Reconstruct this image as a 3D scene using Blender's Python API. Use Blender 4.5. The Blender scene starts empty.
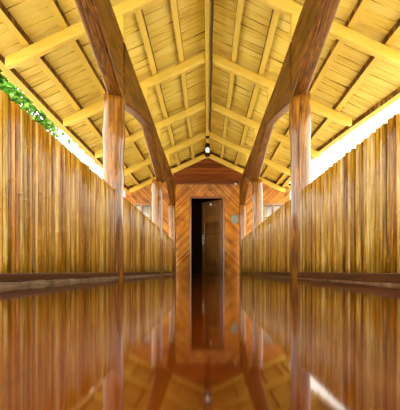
import bpy, bmesh, math, random
from mathutils import Vector, Matrix
random.seed(7)
R = random.Random(11)
sc = bpy.context.scene
col = sc.collection

# ------------------------------------------------------------------ helpers
class MB:
    """collects shapes into one mesh"""
    def __init__(s): s.v = []; s.f = []; s.m = []
    def add(s, verts, faces, mi=0):
        o = len(s.v); s.v += [tuple(v) for v in verts]
        s.f += [[i + o for i in f] for f in faces]
        s.m += (mi if isinstance(mi, list) else [mi] * len(faces))
    def hexa(s, p, mi=0):
        # p: 8 corners, 0-3 bottom loop, 4-7 top loop
        s.add(p, [[3,2,1,0],[4,5,6,7],[0,1,5,4],[1,2,6,5],[2,3,7,6],[3,0,4,7]], mi)
    def box(s, x0, x1, y0, y1, z0, z1, mi=0):
        s.hexa([(x0,y0,z0),(x1,y0,z0),(x1,y1,z0),(x0,y1,z0),(x0,y0,z1),(x1,y0,z1),(x1,y1,z1),(x0,y1,z1)], mi)
    def tube(s, pts, rads, n=10, caps=True, mi=0, jit=0.0):
        """rings along a polyline"""
        rings = []
        for i, p in enumerate(pts):
            p = Vector(p)
            a = Vector(pts[max(i-1,0)]); b = Vector(pts[min(i+1,len(pts)-1)])
            d = (b - a).normalized()
            ref = Vector((0,1,0)) if abs(d.y) < .9 else Vector((1,0,0))
            e1 = d.cross(ref).normalized(); e2 = d.cross(e1)
            ring = []
            for k in range(n):
                t = 2*math.pi*k/n
                r = rads[i] * (1 + R.uniform(-jit, jit))
                ring.append(p + e1*(r*math.cos(t)) + e2*(r*math.sin(t)))
            rings.append(ring)
        verts = [v for r in rings for v in r]; faces = []
        for i in range(len(rings)-1):
            for k in range(n):
                k2 = (k+1) % n
                faces.append([i*n+k, i*n+k2, (i+1)*n+k2, (i+1)*n+k])
        if caps:
            faces.append(list(range(n))[::-1]); o = (len(rings)-1)*n
            faces.append([o+k for k in range(n)])
        s.add(verts, faces, mi)
    def build(s, name, mats, parent=None, smooth=False, bevel=0, bseg=2, auto=None):
        me = bpy.data.meshes.new(name); me.from_pydata(s.v, [], s.f)
        for m in (mats if isinstance(mats, (list, tuple)) else [mats]): me.materials.append(m)
        for p, i in zip(me.polygons, s.m): p.material_index = i
        bm = bmesh.new(); bm.from_mesh(me); bmesh.ops.recalc_face_normals(bm, faces=bm.faces)
        bm.to_mesh(me); bm.free()
        if smooth:
            for p in me.polygons: p.use_smooth = True
        o = bpy.data.objects.new(name, me); col.objects.link(o)
        if parent: 
            o.parent = parent
            o.matrix_parent_inverse = Matrix.Translation(-parent.location)
        if bevel:
            b = o.modifiers.new('bevel', 'BEVEL'); b.width = bevel; b.segments = bseg
            b.limit_method = 'ANGLE'; b.angle_limit = math.radians(40)
            for p in me.polygons: p.use_smooth = True
            w = o.modifiers.new('wn', 'WEIGHTED_NORMAL'); w.keep_sharp = True
        return o

def empty(name, loc=(0,0,0)):
    o = bpy.data.objects.new(name, None); col.objects.link(o); o.location = loc
    o.empty_display_size = .1
    return o
def tag(o, label, cat, group=None, kind=None):
    o['label'] = label; o['category'] = cat
    if group: o['group'] = group
    if kind: o['kind'] = kind
    return o
def struct(o, label, cat='wall'):
    o['kind'] = 'structure'; o['label'] = label; o['category'] = cat; return o

# ------------------------------------------------------------------ materials
def new_mat(name):
    m = bpy.data.materials.new(name); m.use_nodes = True
    nt = m.node_tree; nt.nodes.clear()
    out = nt.nodes.new('ShaderNodeOutputMaterial'); p = nt.nodes.new('ShaderNodeBsdfPrincipled')
    nt.links.new(p.outputs[0], out.inputs[0])
    return m, nt, p
def ramp(nt, stops, fac):
    r = nt.nodes.new('ShaderNodeValToRGB')
    el = r.color_ramp.elements
    while len(el) < len(stops): el.new(.5)
    for e, (pos, c) in zip(el, stops): e.position = pos; e.color = (*c, 1)
    nt.links.new(fac, r.inputs[0]); return r.outputs[0]
def coords(nt, scale, rot=(0,0,0)):
    tc = nt.nodes.new('ShaderNodeNewGeometry'); mp = nt.nodes.new('ShaderNodeMapping')
    mp.inputs['Scale'].default_value = scale; mp.inputs['Rotation'].default_value = rot
    nt.links.new(tc.outputs['Position'], mp.inputs[0]); return mp.outputs[0]
def noise(nt, vec, scale, detail=4, rough=.6, dist=0):
    n = nt.nodes.new('ShaderNodeTexNoise'); n.inputs['Scale'].default_value = scale
    n.inputs['Detail'].default_value = detail; n.inputs['Roughness'].default_value = rough
    n.inputs['Distortion'].default_value = dist
    nt.links.new(vec, n.inputs['Vector']); return n.outputs['Fac']
def math_n(nt, op, a, b):
    n = nt.nodes.new('ShaderNodeMath'); n.operation = op
    for i, v in enumerate((a, b)):
        if isinstance(v, (int, float)): n.inputs[i].default_value = v
        else: nt.links.new(v, n.inputs[i])
    return n.outputs[0]
def mixc(nt, mode, fac, a, b):
    n = nt.nodes.new('ShaderNodeMix'); n.data_type = 'RGBA'; n.blend_type = mode
    if isinstance(fac, (int, float)): n.inputs[0].default_value = fac
    else: nt.links.new(fac, n.inputs[0])
    for i, v in ((6, a), (7, b)):
        if isinstance(v, tuple): n.inputs[i].default_value = (*v, 1)
        else: nt.links.new(v, n.inputs[i])
    return n.outputs[2]
def bump(nt, p, h, strength, dist=.01):
    b = nt.nodes.new('ShaderNodeBump'); b.inputs['Strength'].default_value = strength
    b.inputs['Distance'].default_value = dist
    nt.links.new(h, b.inputs['Height']); nt.links.new(b.outputs[0], p.inputs['Normal'])
def wood(name, stops, scale, rough=.35, coat=.0, island=.0, nscale=1.0, bstr=.2, rot=(0,0,0), detail=5, dist=.6):
    """grain stretched along the small axis of `scale`; tone shifts per separate piece"""
    m, nt, p = new_mat(name)
    v = coords(nt, scale, rot); f = noise(nt, v, nscale, detail, .65, dist)
    if island:
        g = nt.nodes.new('ShaderNodeNewGeometry')
        r = math_n(nt, 'MULTIPLY', math_n(nt, 'SUBTRACT', g.outputs['Random Per Island'], .5), island)
        f2 = math_n(nt, 'ADD', f, r)
    else: f2 = f
    nt.links.new(ramp(nt, stops, f2), p.inputs['Base Color'])
    p.inputs['Roughness'].default_value = rough
    p.inputs['Coat Weight'].default_value = coat; p.inputs['Coat Roughness'].default_value = .12
    if bstr: bump(nt, p, f, bstr)
    return m
def plain(name, c, rough=.5, metal=0, emit=None, es=0):
    m, nt, p = new_mat(name)
    p.inputs['Base Color'].default_value = (*c, 1); p.inputs['Roughness'].default_value = rough
    p.inputs['Metallic'].default_value = metal
    if emit:
        p.inputs['Emission Color'].default_value = (*emit, 1); p.inputs['Emission Strength'].default_value = es
    return m

YEL = [(.22,(.62,.43,.05)),(.45,(.86,.68,.135)),(.75,(.92,.79,.23))]
M_deck = wood('yellow_boards', YEL, (1.5,14,4), .5, 0, .28, 1.2, .25)
M_rafter = wood('yellow_rafter_paint', [(.3,(.76,.58,.09)),(.7,(.88,.70,.16))], (2,10,10), .45, 0, 0, 1.0, .15)
M_batten = wood('yellow_batten_paint', [(.3,(.76,.57,.085)),(.7,(.88,.69,.15))], (12,1.5,8), .45, 0, 0, 1.0, .15)
M_battenside = wood('bare_batten_edge', [(.40,(.06,.018,.004)),(.52,(.16,.055,.010)),(.66,(.60,.36,.06))], (3,11,3), .5, 0, 0, 1.0, .2, dist=0)
M_cover = plain('roof_cover', (.05,.028,.012), .9)
M_log = wood('varnished_log', [(.30,(.025,.007,.001)),(.44,(.15,.052,.002)),(.58,(.33,.135,.006)),(.75,(.52,.28,.03))], (26,26,1.8), .42, .8, 0, 1.0, .4, detail=6, dist=1.3)
M_beam = wood('varnished_beam', [(.32,(.012,.003,.001)),(.45,(.08,.026,.001)),(.6,(.21,.080,.004)),(.75,(.42,.20,.018))], (45,1.6,13), .42, .05, 0, 1.0, .4, detail=6, dist=1.4)
M_beam.node_tree.nodes['Principled BSDF'].inputs['Specular IOR Level'].default_value = .2
M_log.node_tree.nodes['Principled BSDF'].inputs['Specular IOR Level'].default_value = .25
M_log.node_tree.nodes['Principled BSDF'].inputs['Coat IOR'].default_value = 1.6
M_gable = wood('red_brown_planks', [(.2,(.075,.014,.004)),(.5,(.22,.045,.010)),(.8,(.34,.10,.02))], (2,2,26), .35, .3, .4, 1.0, .25)
M_slat = wood('orange_bamboo_slats', [(.15,(.16,.045,.006)),(.40,(.50,.18,.018)),(.62,(.68,.29,.03)),(.9,(.82,.48,.10))], (5,5,5), .3, .4, .45, .7, 0)
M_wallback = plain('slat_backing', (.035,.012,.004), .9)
M_doorw = wood('dark_door_wood', [(.2,(.04,.016,.005)),(.5,(.17,.075,.018)),(.8,(.30,.15,.04))], (18,18,2), .3, .5, .2, 1.0, .2)
M_doorframe = wood('door_frame_wood', [(.2,(.16,.05,.01)),(.8,(.40,.17,.035))], (20,20,2), .3, .5, 0, 1.0, .15)
M_base = wood('dark_base_board', [(.2,(.02,.006,.003)),(.5,(.075,.02,.006)),(.8,(.16,.05,.012))], (10,2,20), .35, .3, 0, 1.0, .2)
M_curb = wood('worn_cement', [(.3,(.08,.04,.02)),(.5,(.22,.15,.09)),(.7,(.38,.30,.21))], (6,3,10), .8, 0, 0, 2.0, .4)
M_curb2 = wood('stained_cement', [(.3,(.09,.03,.012)),(.55,(.20,.09,.035)),(.75,(.45,.34,.22))], (6,3,10), .6, 0, 0, 2.0, .4)
M_black = plain('black_metal', (.012,.012,.013), .4, .3)
M_ridge_gap = plain('dark_conduit', (.035,.022,.018), .6)  # dark tone for the shade in the ridge gap
M_steel = plain('brushed_steel', (.70,.68,.63), .4, .3)
M_white = plain('white_plastic', (.75,.74,.70), .4)
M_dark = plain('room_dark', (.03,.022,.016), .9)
M_bulb = plain('lit_bulb', (.9,.9,.9), .3, 0, (1,.96,.88), .6)
M_bounce_ground = wood('pale_sand', [(.3,(.52,.44,.31)),(.7,(.66,.58,.43))], (1,1,1), .9, 0, 0, 1.5, .2)
M_winframe = wood('window_frame_wood', [(.2,(.22,.10,.03)),(.8,(.42,.24,.10))], (14,14,14), .35, .3, 0)
M_bark = wood('bark', [(.3,(.06,.04,.025)),(.7,(.17,.12,.08))], (12,12,3), .9, 0, 0, 1.0, .6)
M_curtain = plain('pale_curtain', (.88,.88,.86), .8)
def glass(name):
    m = bpy.data.materials.new(name); m.use_nodes = True; nt = m.node_tree; nt.nodes.clear()
    out = nt.nodes.new('ShaderNodeOutputMaterial'); mx = nt.nodes.new('ShaderNodeMixShader'); fr = nt.nodes.new('ShaderNodeFresnel')
    t = nt.nodes.new('ShaderNodeBsdfTransparent'); g = nt.nodes.new('ShaderNodeBsdfGlossy'); g.inputs['Roughness'].default_value = .03
    nt.links.new(fr.outputs[0], mx.inputs[0]); nt.links.new(t.outputs[0], mx.inputs[1]); nt.links.new(g.outputs[0], mx.inputs[2]); nt.links.new(mx.outputs[0], out.inputs[0])
    return m
M_glass = glass('clear_glass')
def sign_mat():
    m, nt, p = new_mat('notice_paper')
    f = noise(nt, coords(nt, (30,30,60)), 1.0, 2)
    nt.links.new(ramp(nt, [(.4,(.16,.25,.28)),(.6,(.30,.42,.45))], f), p.inputs['Base Color']); p.inputs['Roughness'].default_value = .5
    return m
M_sign = sign_mat()
def cane_mat():
    m, nt, p = new_mat('varnished_bamboo')
    g = nt.nodes.new('ShaderNodeNewGeometry'); rnd = g.outputs['Random Per Island']
    v = coords(nt, (70,70,4.5)); f = noise(nt, v, 1.0, 5, .7, .5)
    patch = noise(nt, coords(nt, (9,9,2.6)), 1.0, 3, .6, .3)
    a = math_n(nt, 'ADD', math_n(nt, 'MULTIPLY', f, 1.05), math_n(nt, 'MULTIPLY', math_n(nt, 'SUBTRACT', rnd, .5), .40))
    a = math_n(nt, 'ADD', a, math_n(nt, 'MULTIPLY', math_n(nt, 'SUBTRACT', patch, .5), .35))
    c = ramp(nt, [(.10,(.025,.008,.002)),(.26,(.13,.050,.006)),(.38,(.27,.115,.006)),(.52,(.43,.225,.016)),(.66,(.56,.37,.06)),(.82,(.74,.62,.28))], math_n(nt, 'ADD', a, .0))
    # some canes lean to olive, some to red brown
    r2 = math_n(nt, 'FRACT', math_n(nt, 'MULTIPLY', rnd, 17.3), 0)
    hue = ramp(nt, [(.0,(1.0,.72,.50)),(.35,(1,.93,.80)),(.7,(1,1,1)),(1,(.82,.96,.80))], r2)
    c = mixc(nt, 'MULTIPLY', .8, c, hue)
    nt.links.new(c, p.inputs['Base Color'])
    p.inputs['Roughness'].default_value = .33; p.inputs['Coat Weight'].default_value = .3; p.inputs['Coat Roughness'].default_value = .15; p.inputs['Specular IOR Level'].default_value = .3
    return m
M_cane = cane_mat()
def floor_mat():
    m, nt, p = new_mat('polished_floor_boards')
    v = coords(nt, (1,1,1), (0,0,math.pi/2))
    b = nt.nodes.new('ShaderNodeTexBrick'); b.inputs['Scale'].default_value = 1
    b.inputs['Brick Width'].default_value = 2.6; b.inputs['Row Height'].default_value = .13
    b.inputs['Mortar Size'].default_value = .0022; b.inputs['Color1'].default_value = (.55,.55,.55,1)
    b.inputs['Color2'].default_value = (1,1,1,1); b.inputs['Mortar'].default_value = (.35,.35,.35,1)
    nt.links.new(v, b.inputs['Vector'])
    f = noise(nt, coords(nt, (14,1.2,1)), 1.0, 5, .6, .8)
    c = ramp(nt, [(.25,(.045,.007,.001)),(.5,(.085,.016,.001)),(.75,(.13,.030,.002))], f)
    nt.links.new(mixc(nt, 'MULTIPLY', .7, c, b.outputs['Color']), p.inputs['Base Color'])
    p.inputs['Roughness'].default_value = .055; p.inputs['IOR'].default_value = 1.27
    w = noise(nt, coords(nt, (5,1.3,1)), 1.0, 2, .5)
    bump(nt, p, math_n(nt, 'ADD', w, math_n(nt, 'MULTIPLY', b.outputs['Fac'], -.12)), .015, .01)
    return m
M_floor = floor_mat()
def leaf_mat():
    m, nt, p = new_mat('sunlit_leaf')
    g = nt.nodes.new('ShaderNodeNewGeometry')
    nt.links.new(ramp(nt, [(0,(.05,.20,.012)),(.6,(.13,.38,.03)),(1,(.32,.58,.09))], g.outputs['Random Per Island']), p.inputs['Base Color'])
    p.inputs['Roughness'].default_value = .45
    return m
M_leaf = leaf_mat()

# ------------------------------------------------------------------ layout (metres; x right, y into the picture)
PITCH = .47; RIDGE = 3.40            # underside of the rafters at the ridge
Y_WALL = 12.6
Y_BACK = 15.6
Y_FRONT = -1.2
def ue(sd, y):
    """eave edge: straight on the left, drawing in with distance on the right until the house roof starts"""
    if sd < 0 or y > 12.3: return 2.47
    return min(2.75, max(2.28, 2.60 - .075*(y-5.65)))
def zr(u): return RIDGE - PITCH*abs(u)
POSTS = [4.68, 9.02, 12.25]
PX = 1.015                            # post centre line
side_word = {-1: 'left', 1: 'right'}

# ------------------------------------------------------------------ floor, kerbs, base boards, ground
b = MB(); b.box(-.985, .985, Y_FRONT, Y_WALL, -.10, 0)
struct(b.build('floor', M_floor), 'glossy red brown floor of the long corridor', 'floor')
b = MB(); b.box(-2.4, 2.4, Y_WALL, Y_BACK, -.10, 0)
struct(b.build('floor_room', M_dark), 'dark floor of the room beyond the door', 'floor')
b = MB(); b.box(-60, 60, -60, 80, -.9, -.6)  # unseen ground, made pale to bounce light up to the ceiling
struct(b.build('ground', M_bounce_ground), 'pale ground outside the corridor', 'ground')

def wavy_strip(x0, x1, z0, z1, amp, n=150):
    """long low strip with an uneven top edge"""
    mb = MB(); ys = [Y_FRONT + (Y_WALL-.02-Y_FRONT)*i/n for i in range(n+1)]
    verts = []; faces = []
    for y in ys:
        t = z1 + R.uniform(-amp, amp); xo = R.uniform(-amp, amp)
        verts += [(x0, y, z0), (x1 + xo, y, z0), (x1 + xo, y, t-.003), (x0, y, t)]
    for i in range(n):
        for k in range(4):
            k2 = (k+1) % 4
            faces.append([i*4+k, i*4+k2, (i+1)*4+k2, (i+1)*4+k])
    faces += [[0,1,2,3],[n*4+3,n*4+2,n*4+1,n*4]]
    mb.add(verts, faces); return mb
struct(wavy_strip(-.985, -.945, 0, .024, .004).build('trim_1', M_curb), 'worn pale cement strip along the foot of the left railing', 'trim')
struct(wavy_strip(.985, .952, 0, .014, .003).build('trim_2', M_curb2), 'thin stained cement strip along the foot of the right railing', 'trim')
for s in (-1, 1):
    b = MB(); x0, x1 = sorted((s*.985, s*.958)); z0 = .024 if s < 0 else .014
    b.box(x0, x1, Y_FRONT, Y_WALL-.02, z0, .064)
    struct(b.build('baseboard_'+side_word[s], M_base, bevel=.004), 'dark brown board under the %s bamboo railing' % side_word[s], 'baseboard')

# ------------------------------------------------------------------ log posts
which = ['nearest', 'middle', 'farthest']
for s in (-1, 1):
    for i, y in enumerate(POSTS):
        pts = []; rads = []
        n = 26; ph = R.uniform(0, 6)
        knots = [R.uniform(.9, 1.8) for _ in range(3)]
        for k in range(n+1):
            z = -.6 + (1.99+.6)*k/n
            rr = .110 + .004*math.sin(z*2.3+ph)
            for kz in knots: rr += .010*math.exp(-((z-kz)/.05)**2)
            pts.append((s*(PX + (.03 if i == 1 else 0)) + .008*math.sin(z*1.4+ph), y + .008*math.cos(z*1.1+ph), z)); rads.append(rr)
        mb = MB(); mb.tube(pts, rads, 24, True, 0, .018)
        o = mb.build('log_post', M_log, smooth=True)
        tail = ['rising from the %s railing nearest the camera', 'halfway down the %s railing', 'at the far end of the %s railing by the end wall'][i] % side_word[s]
        tag(o, 'varnished brown log post ' + tail, 'post', 'log posts along both railings')

# ------------------------------------------------------------------ arched beams, one from post to post
def arch_beam(s, y0, y1, label):
    mid = (y0+y1)/2; half = (y1-y0)/2; n = 22
    lo = []; hi = []
    for k in range(n+1):
        y = y0 + (y1-y0)*k/n; t = abs(y-mid)/half
        lo.append((y, 2.39 - .46*t**1.2)); hi.append((y, 2.60 + .012*math.sin(y*2)))
    poly = lo + hi[::-1]; N = len(poly)
    xa, xb = s*.905, s*1.065
    verts = [(xa, y, z) for y, z in poly] + [(xb, y, z) for y, z in poly]
    faces = []
    for k in range(n):        # quads on the two flat sides
        a, c = k, N-1-k
        faces += [[a, a+1, c-1, c], [N+c, N+c-1, N+a+1, N+a]]
    for k in range(N):
        k2 = (k+1) % N; faces.append([k, N+k, N+k2, k2])
    mb = MB(); mb.add(verts, faces)
    o = mb.build('arched_beam', M_beam, bevel=.028, bseg=3)
    tag(o, label, 'beam', 'arched beams above the railings')
for s in (-1, 1):
    w = side_word[s]
    arch_beam(s, .3, POSTS[0]-.02, 'glossy brown arched beam reaching overhead to the nearest %s post' % w)
    arch_beam(s, POSTS[0]+.02, POSTS[1]-.02, 'glossy brown arched beam between the nearest and middle %s posts' % w)
    arch_beam(s, POSTS[1]+.02, POSTS[2]-.02, 'glossy brown arched beam between the middle and farthest %s posts' % w)

# ------------------------------------------------------------------ roof: rafters, battens, boards, ridge
RAFT = [4.85, 6.78, 8.70, 10.62, 12.53]
order = ['first', 'second', 'third', 'fourth', 'fifth']
for s in (-1, 1):
    for i, y in enumerate(RAFT):
        mb = MB(); hw = .05; dz = .15; us = [.036] + [.3*k for k in range(1, 8)] + [min(2.27, ue(s, y)-.07)]
        verts = []; faces = []
        for k, u in enumerate(us):
            c = .012*math.sin(u*2+i)
            z = zr(u) + min(c, 0)*.4
            e = .05 if k == len(us)-1 else 0
            verts += [(s*u, y-hw+c*.3, z+e*.6), (s*u, y+hw+c*.3, z+e*.6), (s*u, y+hw+c*.3, z+dz), (s*u, y-hw+c*.3, z+dz)]
        for k in range(len(us)-1):
            for q in range(4):
                q2 = (q+1) % 4; faces.append([k*4+q, k*4+q2, k*4+4+q2, k*4+4+q])
        faces += [[0,1,2,3], [len(us)*4-1-q for q in range(4)]]
        mb.add(verts, faces)
        o = mb.build('rafter', M_rafter, bevel=.028, bseg=3)
        tag(o, 'yellow rafter on the %s roof slope, %s from the camera' % (side_word[s], order[i]), 'rafter', 'yellow rafters')
        if y < 12.2:
            pb = MB(); x0, x1 = sorted((s*.94, s*1.02)); pb.box(x0, x1, y-.035, y+.035, 2.595, zr(1.0)+.02)
            pb.build('packing_block', M_rafter, o, bevel=.008)
BAT = [.41, .83, 1.22, 1.60, 2.03, 2.38]
names_b = ['second', 'third', 'fourth', 'fifth', 'sixth', 'seventh']
ordb = ['first from the ridge', 'second from the ridge', 'third from the ridge', 'fourth from the ridge', 'second from the eave', 'lowest at the eave']
for s in (-1, 1):
    for i, u in enumerate(BAT):
        mb = MB(); hw = .036 if u < 1.5 else .034
        ys = [Y_FRONT + (Y_BACK-Y_FRONT)*k/40 for k in range(41)]; ys[32:34] = [12.29, 12.31]
        verts = []; faces = []; mi = []
        for y in ys:
            c = .006*math.sin(y*1.7+i*2+s)
            uy = u if i < 5 else ue(s, min(y, 12.2))-.09
            a, d = uy-hw+c, uy+hw+c
            zl = .157; zh = .157+.076
            verts += [(s*a, y, zr(a)+zl), (s*d, y, zr(d)+zl), (s*d, y, zr(d)+zh), (s*a, y, zr(a)+zh)]
        for k in range(40):
            for q in range(4):
                q2 = (q+1) % 4; faces.append([k*4+q, k*4+q2, k*4+4+q2, k*4+4+q]); mi.append(0 if q == 0 else 1)
        faces += [[0,1,2,3],[163,162,161,160]]; mi += [1, 1]
        mb.add(verts, faces, mi)
        o = mb.build('batten', [M_batten, M_battenside])
        tag(o, 'long yellow batten with brown edges on the %s slope, %s' % (side_word[s], ordb[i]), 'batten', 'long roof battens')
# boards
for s in (-1, 1):
    mb = MB(); cb = [0.0, .41, .83, 1.22, 1.60, 2.03, 2.47]
    for ci in range(6):
        ua, ub = cb[ci], cb[ci+1]
        y = Y_FRONT + R.uniform(0, .1)
        while y < Y_BACK:
            w = R.uniform(.13, .25); gap = R.choice([0.0, .001, .003, .005, .008, .014])
            y1 = y + w - gap; j = R.uniform(0, .006); tl = R.uniform(.004, .012)
            sk = R.uniform(-.015, .015)
            ub2 = (ue(s, y+.1) + R.uniform(-.02, .03)) if ci == 5 else ub
            z0 = .234 + j
            P = []
            for dzz in (0, .012):
                P += [(s*ua, y+sk, zr(ua)+z0+dzz), (s*ub2, y-sk, zr(ub2)+z0+dzz),
                      (s*ub2, y1-sk, zr(ub2)+z0+tl+dzz), (s*ua, y1+sk, zr(ua)+z0+tl+dzz)]
            mb.hexa(P); y += w
    o = mb.build('ceiling_'+side_word[s], M_deck); struct(o, 'yellow lapped boards lining the %s roof slope' % side_word[s], 'ceiling')
    b = MB(); ys = [Y_FRONT-.1, 4.0, 8.0, 10.3, 12.29, 12.31, Y_BACK+.1]; vs = []; fs = []
    for y in ys:
        e = ue(s, y)+.02
        vs += [(0, y, zr(0)+.275), (s*e, y, zr(e)+.275), (s*e, y, zr(e)+.31), (0, y, zr(0)+.31)]
    for k in range(len(ys)-1):
        for q in range(4):
            q2 = (q+1) % 4; fs.append([k*4+q, k*4+q2, k*4+4+q2, k*4+4+q])
    n = len(ys)*4; fs += [[0,1,2,3], [n-1,n-2,n-3,n-4]]; b.add(vs, fs)
    struct(b.build('roof_'+side_word[s], M_cover), 'dark outer cover of the %s roof slope' % side_word[s], 'roof')  # opaque cover added so board gaps look dark instead of showing sky
b = MB(); b.box(-.034, .034, Y_FRONT, Y_WALL-.03, RIDGE-.03, RIDGE+.21)
tag(b.build('ridge_beam', M_rafter, bevel=.012), 'yellow ridge beam running along the top of the roof', 'beam')
b = MB(); pts = [(.058+.004*math.sin(k*1.3), 3.2+k*.34, RIDGE-.056+.004*math.sin(k*.9)) for k in range(21)]  # dark tube stands in for the shaded gap beside the ridge beam
b.tube(pts, [.018]*21, 8)
tag(b.build('cable_conduit', M_ridge_gap, smooth=True), 'dark cable conduit along the right side of the ridge beam', 'cable')

# ------------------------------------------------------------------ bamboo railings
def railing(s, y0, y1, h0, h1, label):
    root = empty('bamboo_railing', (s*.985, (y0+y1)/2, 0))
    tag(root, label, 'railing', 'bamboo railings')
    mb = MB(); y = y0
    while y < y1-.03:
        r = R.choice([.011, .013, .015, .017, .019, .022])
        yc = y + r
        h = h0 + (h1-h0)*(yc-y0)/(y1-y0) + R.uniform(-.004, .004)
        pts = []; rads = []; z = .064; step = R.uniform(.22, .36); nz = R.uniform(.05, step)
        xx = s*(.985 + R.uniform(-.006, .004)); lean = R.uniform(-.006, .006); bow = R.uniform(-.004, .004)
        zs = [.064]
        q = nz
        while q < h-.03:
            if q > .1: zs += [q-.016, q-.008, q, q+.008, q+.016]
            q += step
        zs.append(h)
        for zz in zs:
            t = (zz-.06)/(h-.06)
            pts.append((xx + bow*math.sin(t*3.1), yc + lean*(t-.5), zz)); rads.append(r)
        for k in range(3, len(zs)-1, 5): rads[k] = r*1.12
        mb.tube(pts, rads, 9, True)
        y += 2*r + R.choice([.003, .005, .008, .011, .016])
    mb.build('cane_panel', M_cane, root, smooth=True)
    b = MB(); xa, xb = s*1.012, s*1.03
    b.hexa([(xa,y0,-.1),(xb,y0,-.1),(xb,y1,-.1),(xa,y1,-.1),(xa,y0,h0-.007),(xb,y0,h0-.007),(xb,y1,h1-.007),(xa,y1,h1-.007)])
    b.build('backing_panel', M_base, root)  # added behind the canes to block light and keep their gaps dark
    return root
H = {-1: [(.92,.93), (.945,.95), (.95,.95)], 1: [(.865,.915), (.925,.955), (.965,.975)]}
for s in (-1, 1):
    w = side_word[s]
    spans = [(.4, POSTS[0]-.122), (POSTS[0]+.122, POSTS[1]-.135), (POSTS[1]+.135, POSTS[2]-.13)]
    labs = ['tall bamboo cane railing on the %s, from the frame edge to the nearest post' % w,
            'bamboo cane railing on the %s between the nearest and middle posts' % w,
            'bamboo cane railing on the %s between the middle and farthest posts' % w]
    for (a, c), (h0, h1), l in zip(spans, H[s], labs): railing(s, a, c, h0, h1, l)

# ------------------------------------------------------------------ end wall with diagonal slats
def slats(mb, x0, x1, z0, z1, sgn, yf, top=None):
    """half-round diagonal strips clipped to a rectangle (and optionally to the roof slope)"""
    pitch = .046; L = 5.0
    d = Vector((1, 0, sgn)).normalized(); nrm = Vector((-d.z, 0, d.x))
    cx, cz = (x0+x1)/2, (z0+z1)/2
    bm = bmesh.new()
    base = round(Vector((cx, 0, cz)).dot(nrm)/pitch)
    for k in range(base-70, base+71):
        q = nrm*(k*pitch); t0 = Vector((cx, 0, cz)).dot(d)
        hw = pitch*.46
        prof = [(-hw, 0), (-hw*.75, .012), (0, .018), (hw*.75, .012), (hw, 0)]
        lo = [bm.verts.new(q + d*(t0-L/2) + nrm*a + Vector((0, yf-h, 0))) for a, h in prof]
        hi = [bm.verts.new(q + d*(t0+L/2) + nrm*a + Vector((0, yf-h, 0))) for a, h in prof]
        for i in range(4): bm.faces.new([lo[i], lo[i+1], hi[i+1], hi[i]])
    planes = [((x0,0,0),(-1,0,0)), ((x1,0,0),(1,0,0)), ((0,0,z0),(0,0,-1)), ((0,0,z1),(0,0,1))]
    if top: planes.append(top)
    for co, no in planes:
        bmesh.ops.bisect_plane(bm, geom=bm.verts[:]+bm.edges[:]+bm.faces[:], plane_co=co, plane_no=no, clear_outer=True)
    bm.verts.index_update()
    mb.add([v.co.copy() for v in bm.verts], [[v.index for v in f.verts] for f in bm.faces]); bm.free()
DX0, DX1, DH = -.475, .445, 2.22      # door opening
Z_RAIL = 2.66
b = MB()
yf = Y_WALL
b.box(-1.0, DX0-.05, yf, yf+.1, 0, Z_RAIL); b.box(DX1+.05, 1.0, yf, yf+.1, 0, Z_RAIL); b.box(DX0-.05, DX1+.05, yf, yf+.1, DH+.05, Z_RAIL)
we = struct(b.build('wall_end', M_wallback), 'end wall of diagonal orange bamboo slats around the door', 'wall')
b = MB()
slats(b, -1.0, DX0-.05, 0, Z_RAIL, 1, yf); slats(b, DX1+.05, 1.0, 0, Z_RAIL, -1, yf)
slats(b, DX0-.05, -.015, DH+.05, Z_RAIL, 1, yf); slats(b, -.015, DX1+.05, DH+.05, Z_RAIL, -1, yf)
b.build('slat_facing', M_slat, we, smooth=False)
# gable above the rail: horizontal planks under the slope
b = MB(); z = Z_RAIL+.05
top0 = RIDGE + .215
b.add([(-1.0, yf+.02, Z_RAIL), (1.0, yf+.02, Z_RAIL), (1.0, yf+.02, zr(1)+.21), (0, yf+.02, top0), (-1.0, yf+.02, zr(1)+.21),
       (-1.0, yf+.1, Z_RAIL), (1.0, yf+.1, Z_RAIL), (1.0, yf+.1, zr(1)+.21), (0, yf+.1, top0), (-1.0, yf+.1, zr(1)+.21)],
      [[0,1,2,3,4],[9,8,7,6,5],[0,5,6,1],[1,6,7,2],[2,7,8,3],[3,8,9,4],[4,9,5,0]])
wg = struct(b.build('wall_gable', M_wallback), 'red brown gable of horizontal planks above the end wall', 'wall')
b = MB()
while z < top0-.03:
    z1 = min(z+.105, top0-.005); mx = min(1.0, (top0 - z1)/PITCH); mx0 = min(1.0, (top0-z)/PITCH)
    o1 = .012
    b.hexa([(-mx0, yf+.02, z), (mx0, yf+.02, z), (mx0, yf-.014, z), (-mx0, yf-.014, z), (-mx, yf+.02, z1-.008), (mx, yf+.02, z1-.008), (mx, yf-.002, z1-.008), (-mx, yf-.002, z1-.008)])
    z = z1
b.build('plank_facing', M_gable, wg)
b = MB(); b.box(-.98, .98, yf-.055, yf, Z_RAIL-.04, Z_RAIL+.05)
struct(b.build('trim_3', M_gable, bevel=.01), 'horizontal rail across the end wall above the door', 'trim')
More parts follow.
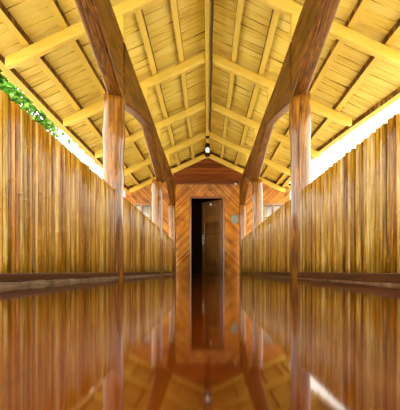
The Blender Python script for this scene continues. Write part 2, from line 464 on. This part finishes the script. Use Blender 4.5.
# outer stretches of the house front, each with a window
for s in (-1, 1):
    x_in, x_out = 1.0, 2.42; wa, wb, wz0, wz1 = 1.62, 2.24, .85, 2.06
    b = MB(); sb = MB()
    tp = zr(x_in)+.21
    def seg(a, c, z0, z1):
        x0, x1 = sorted((s*a, s*c)); b.box(x0, x1, yf, yf+.1, z0, z1)
    seg(x_in, wa, -.6, zr(wa)+.2); seg(wb, x_out, -.6, zr(x_out)+.2); seg(wa, wb, -.6, wz0); seg(wa, wb, wz1, zr(wb)+.2)
    name = 'wall_front_'+side_word[s]
    wl = struct(b.build(name, M_wallback), 'diagonal slat house front outside the %s railing' % side_word[s], 'wall')
    tplane = ((s*x_in, 0, zr(x_in)+.20), (s*PITCH, 0, 1))
    for a, c, z0, z1 in ((x_in, wa, -.6, 3.2), (wb, x_out, -.6, 3.2), (wa, wb, -.6, wz0), (wa, wb, wz1, 3.2)):
        x0, x1 = sorted((s*a, s*c)); slats(sb, x0, x1, z0, z1, s, yf, tplane)
    sb.build('slat_facing', M_slat, wl)
    n = 1 if s < 0 else 2
    wr = struct(empty('window_%d' % n, (s*(wa+wb)/2, yf, wz0)), 'pale curtained window in the house front beyond the %s railing' % side_word[s], 'window')
    fb = MB(); x0, x1 = sorted((s*wa, s*wb)); t = .05
    fb.box(x0-.02, x0+t, yf-.04, yf+.08, wz0+t, wz1-t); fb.box(x1-t, x1+.02, yf-.04, yf+.08, wz0+t, wz1-t)
    fb.box(x0-.02, x1+.02, yf-.04, yf+.08, wz1-t, wz1+.02); fb.box(x0-.02, x1+.02, yf-.04, yf+.08, wz0-.02, wz0+t)
    fr = fb.build('window_frame', M_winframe, wr)
    mbn = MB(); xm = (x0+x1)/2; mbn.box(xm-.025, xm+.025, yf-.02, yf+.05, wz0+t, wz1-t)
    for zz in (1.25, 1.65): mbn.box(x0+t, x1-t, yf, yf+.03, zz-.012, zz+.012)
    mbn.build('glazing_bar', M_winframe, fr)
    for a, c in ((x0+t, xm-.025), (xm+.025, x1-t)):
        g = MB(); g.box(a, c, yf+.032, yf+.038, wz0+t, wz1-t); g.build('pane', M_glass, wr)
    cb_ = MB(); n_ = 30; vs = []; fs = []
    for k in range(n_+1):
        x = x0+.03 + (x1-x0-.06)*k/n_; yy = yf+.10 + .012*math.sin(k*1.9)
        vs += [(x, yy, wz0+.03), (x, yy, wz1-.03), (x, yy+.004, wz1-.03), (x, yy+.004, wz0+.03)]
    for k in range(n_):
        for q in range(4):
            q2 = (q+1) % 4; fs.append([k*4+q, k*4+q2, k*4+4+q2, k*4+4+q])
    fs += [[0,1,2,3],[n_*4+3,n_*4+2,n_*4+1,n_*4]]
    cb_.add(vs, fs); cb_.build('curtain', M_curtain, wr, smooth=True)
    # side of the house
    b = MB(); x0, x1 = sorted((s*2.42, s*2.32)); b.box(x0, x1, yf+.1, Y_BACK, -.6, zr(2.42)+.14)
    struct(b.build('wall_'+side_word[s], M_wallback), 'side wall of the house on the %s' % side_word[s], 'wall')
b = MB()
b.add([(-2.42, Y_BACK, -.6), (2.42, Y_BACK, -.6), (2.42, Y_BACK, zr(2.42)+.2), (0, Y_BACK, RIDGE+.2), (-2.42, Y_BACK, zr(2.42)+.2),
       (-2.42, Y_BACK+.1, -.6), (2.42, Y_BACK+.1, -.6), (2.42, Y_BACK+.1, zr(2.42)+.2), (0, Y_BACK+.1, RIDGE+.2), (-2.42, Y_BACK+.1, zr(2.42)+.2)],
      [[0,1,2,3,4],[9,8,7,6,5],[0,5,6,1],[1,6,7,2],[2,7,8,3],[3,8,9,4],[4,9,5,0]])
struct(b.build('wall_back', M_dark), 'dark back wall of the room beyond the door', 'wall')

# ------------------------------------------------------------------ door, ajar inward
dr = struct(empty('door_1', (0, yf, 0)), 'dark wooden door standing ajar in the end wall', 'door')
b = MB()
b.box(DX0-.055, DX0, yf-.03, yf+.11, 0, DH+.055); b.box(DX1, DX1+.055, yf-.03, yf+.11, 0, DH+.055); b.box(DX0, DX1, yf-.03, yf+.11, DH, DH+.055)
b.build('door_frame', M_doorframe, dr, bevel=.006)
th = math.radians(46); W = .86; hx, hy = DX1-.01, yf+.05
ex = Vector((-math.cos(th), math.sin(th), 0)); en = Vector((-math.sin(th), -math.cos(th), 0))   # along the leaf, and its face towards us
def leafbox(mb, a0, a1, d0, d1, z0, z1):
    P = []
    for z in (z0, z1):
        for a, d in ((a0, d0), (a1, d0), (a1, d1), (a0, d1)):
            P.append(Vector((hx, hy, z)) + ex*a + en*d)
    mb.hexa(P)
b = MB()
for a0, a1 in ((0, .12), (W-.12, W)): leafbox(b, a0, a1, -.02, .02, .01, DH-.02)
for z0, z1 in ((.01, .22), (.86, .98), (1.58, 1.68), (DH-.15, DH-.02)): leafbox(b, .12, W-.12, -.02, .02, z0, z1)
leaf = b.build('door_leaf', M_doorw, dr, bevel=.005)
b = MB()
leafbox(b, .12, W-.12, -.006, .006, .22, .86); leafbox(b, .24, W-.24, .006, .016, .32, .76)
leafbox(b, .12, W-.12, -.006, .006, 1.68, DH-.15); leafbox(b, .22, W-.22, .006, .014, 1.75, DH-.22)
b.build('door_panel', M_doorw, leaf, bevel=.004)
b = MB()
z = .98
while z < 1.57:
    P = []
    for dz, dd in ((0, .018), (.05, -.012)):
        for a, d in ((.12, dd), (W-.12, dd), (W-.12, dd-.008), (.12, dd-.008)):
            P.append(Vector((hx, hy, z+dz)) + ex*a + en*d)
    b.hexa(P); z += .05
b.build('louvre', M_doorw, leaf)
b = MB(); leafbox(b, W-.10, W-.03, .02, .028, .90, 1.20); 
b.tube([Vector((hx,hy,1.08))+ex*(W-.06)+en*.02, Vector((hx,hy,1.08))+ex*(W-.06)+en*.07], [.012,.012], 10)
b.tube([Vector((hx,hy,1.08))+ex*(W-.06)+en*.065, Vector((hx,hy,1.08))+ex*(W-.19)+en*.068], [.011,.009], 10)
b.build('handle', M_steel, leaf)['label'] = 'steel lever handle on its back plate'
b = MB(); c0 = Vector((hx, hy, 2.10)) + ex*(W-.40)
b.tube([c0+en*.02, c0+en*.032, c0+en*.040], [.042,.042,.030], 18)
b.build('disc', M_white, leaf, smooth=False)['label'] = 'small round white disc high on the door'

# ------------------------------------------------------------------ small fittings
# hanging lantern below the ridge
LY = 10.5
lt = tag(empty('hanging_lantern', (0, LY, RIDGE-.03)), 'black lantern with a bright bulb hanging under the ridge beam', 'lamp')
def lathe(mb, prof, x, y, n=20):
    mb.tube([(x, y, z) for r, z in prof], [r for r, z in prof], n)
b = MB(); lathe(b, [(.055, RIDGE-.032), (.055, RIDGE-.05), (.02, RIDGE-.085)], 0, LY); b.build('ceiling_rose', M_black, lt)
b = MB(); lathe(b, [(.009, RIDGE-.08), (.009, 3.19)], 0, LY, 8); b.build('rod', M_steel, lt)
b = MB(); lathe(b, [(.02, 3.21), (.055, 3.18), (.068, 3.10), (.062, 3.09)], 0, LY); b.build('lamp_cap', M_black, lt)
b = MB(); lathe(b, [(.035, 3.09), (.044, 3.06), (.044, 3.01), (.035, 2.965)], 0, LY); b.build('bulb', M_bulb, lt, smooth=True)
b = MB(); lathe(b, [(.055, 2.968), (.078, 2.95), (.072, 2.90), (.02, 2.875)], 0, LY); b.build('lamp_base', M_black, lt)
for k in range(4):
    a = math.pi/4 + k*math.pi/2; p = (.066*math.cos(a), LY+.066*math.sin(a)); b = MB()
    b.tube([(p[0], p[1], 2.955), (p[0], p[1], 3.10)], [.004, .004], 6); b.build('cage_bar', M_black, lt)
# small spotlight on the rail
sp = tag(empty('spotlight', (.84, yf-.055, Z_RAIL)), 'small dark spotlight on the rail near the top right post', 'lamp')
b = MB(); b.box(.815, .865, yf-.075, yf-.056, Z_RAIL-.03, Z_RAIL+.04); b.build('bracket', M_black, sp)
b = MB(); b.tube([(.84, yf-.07, Z_RAIL), (.835, yf-.12, Z_RAIL+.01), (.815, yf-.20, Z_RAIL-.06)], [.03, .045, .055], 16); b.build('lamp_head', M_black, sp)
b = MB(); b.tube([(.815, yf-.199, Z_RAIL-.059), (.8135, yf-.204, Z_RAIL-.0645)], [.046, .044], 16); b.build('lens', M_white, sp)
# notice on the wall
nb = tag(empty('notice_board', (.78, yf-.02, 1.5)), 'small blue grey notice on the slat wall right of the door', 'sign')
b = MB(); b.box(.70, .875, yf-.032, yf-.016, 1.49, 1.72); b.build('board', M_sign, nb, bevel=.003)

# ------------------------------------------------------------------ tree outside on the left
def tree(x, y, h, rx, rz, n, label, seed):
    q = random.Random(seed)
    root = tag(empty('leafy_tree', (x, y, -.6)), label, 'tree', 'trees beyond the left railing')
    b = MB(); b.tube([(x, y, -.6), (x+.05, y+.05, 1), (x-.05, y, 2.6), (x, y+.1, h-.6)], [.17, .13, .11, .06], 10, True, 0, .05)
    for k in range(7):
        a = q.uniform(0, 6.28); zb = q.uniform(2.0, h-1.0)
        b.tube([(x, y, zb), (x+math.cos(a)*rx*.4, y+math.sin(a)*rx*.4, zb+.5), (x+math.cos(a)*rx*.75, y+math.sin(a)*rx*.75, zb+.8)], [.06, .04, .015], 6)
    b.build('trunk', M_bark, root, smooth=True)
    lb = MB(); clumps = []
    for k in range(34):
        while True:
            c = Vector((q.uniform(-1,1), q.uniform(-1,1), q.uniform(-1,1)))
            if c.length < 1: break
        clumps.append(Vector((x+c.x*rx, y+c.y*rx, h-rz*.2+c.z*rz)))
    for k in range(n):
        c = q.choice(clumps); d = Vector((q.gauss(0,.3), q.gauss(0,.3), q.gauss(0,.24))); p = c+d
        L = q.uniform(.14, .26); wd = L*.36
        a = Vector((q.uniform(-1,1), q.uniform(-1,1), q.uniform(-.7,.2))).normalized()
        up = Vector((q.uniform(-.5,.5), q.uniform(-.5,.5), 1)); sd = a.cross(up).normalized(); nn = sd.cross(a)
        lb.add([p, p+a*L*.4+sd*wd+nn*.012, p+a*L, p+a*L*.4-sd*wd+nn*.012, p+a*L*.45-nn*.01], [[0,1,4],[1,2,4],[2,3,4],[3,0,4]])
    lb.build('foliage', M_leaf, root)
tree(-6.9, 13.2, 5.9, 2.3, 2.1, 17000, 'bright green leafy tree seen under the left eave', 3)

# ------------------------------------------------------------------ light, camera
w = bpy.data.worlds.new('World'); sc.world = w; w.use_nodes = True
bg = w.node_tree.nodes['Background']; bg.inputs[0].default_value = (1,.92,.78,1); bg.inputs[1].default_value = 2.4
sl = bpy.data.lights.new('sun', 'SUN'); sl.energy = 2; sl.angle = math.radians(2); sl.color = (1,.95,.86)
so = bpy.data.objects.new('sun', sl); col.objects.link(so)
so.rotation_euler = Vector((-.35, .35, -1)).to_track_quat('-Z', 'Y').to_euler()

cam = bpy.data.cameras.new('camera'); co = bpy.data.objects.new('camera', cam); col.objects.link(co)
co.location = (0, 0, .0725); co.rotation_euler = (math.pi/2, 0, 0)
cam.sensor_width = 36; cam.lens = 430/410*36; cam.clip_start = .01; cam.clip_end = 300
cam.shift_x = -7.5/410; cam.shift_y = 66.5/410
sc.camera = co
vs = sc.view_settings; vs.view_transform = 'Standard'; vs.look = 'None'; vs.gamma = 1; vs.exposure = 1.15; vs.use_curve_mapping = False
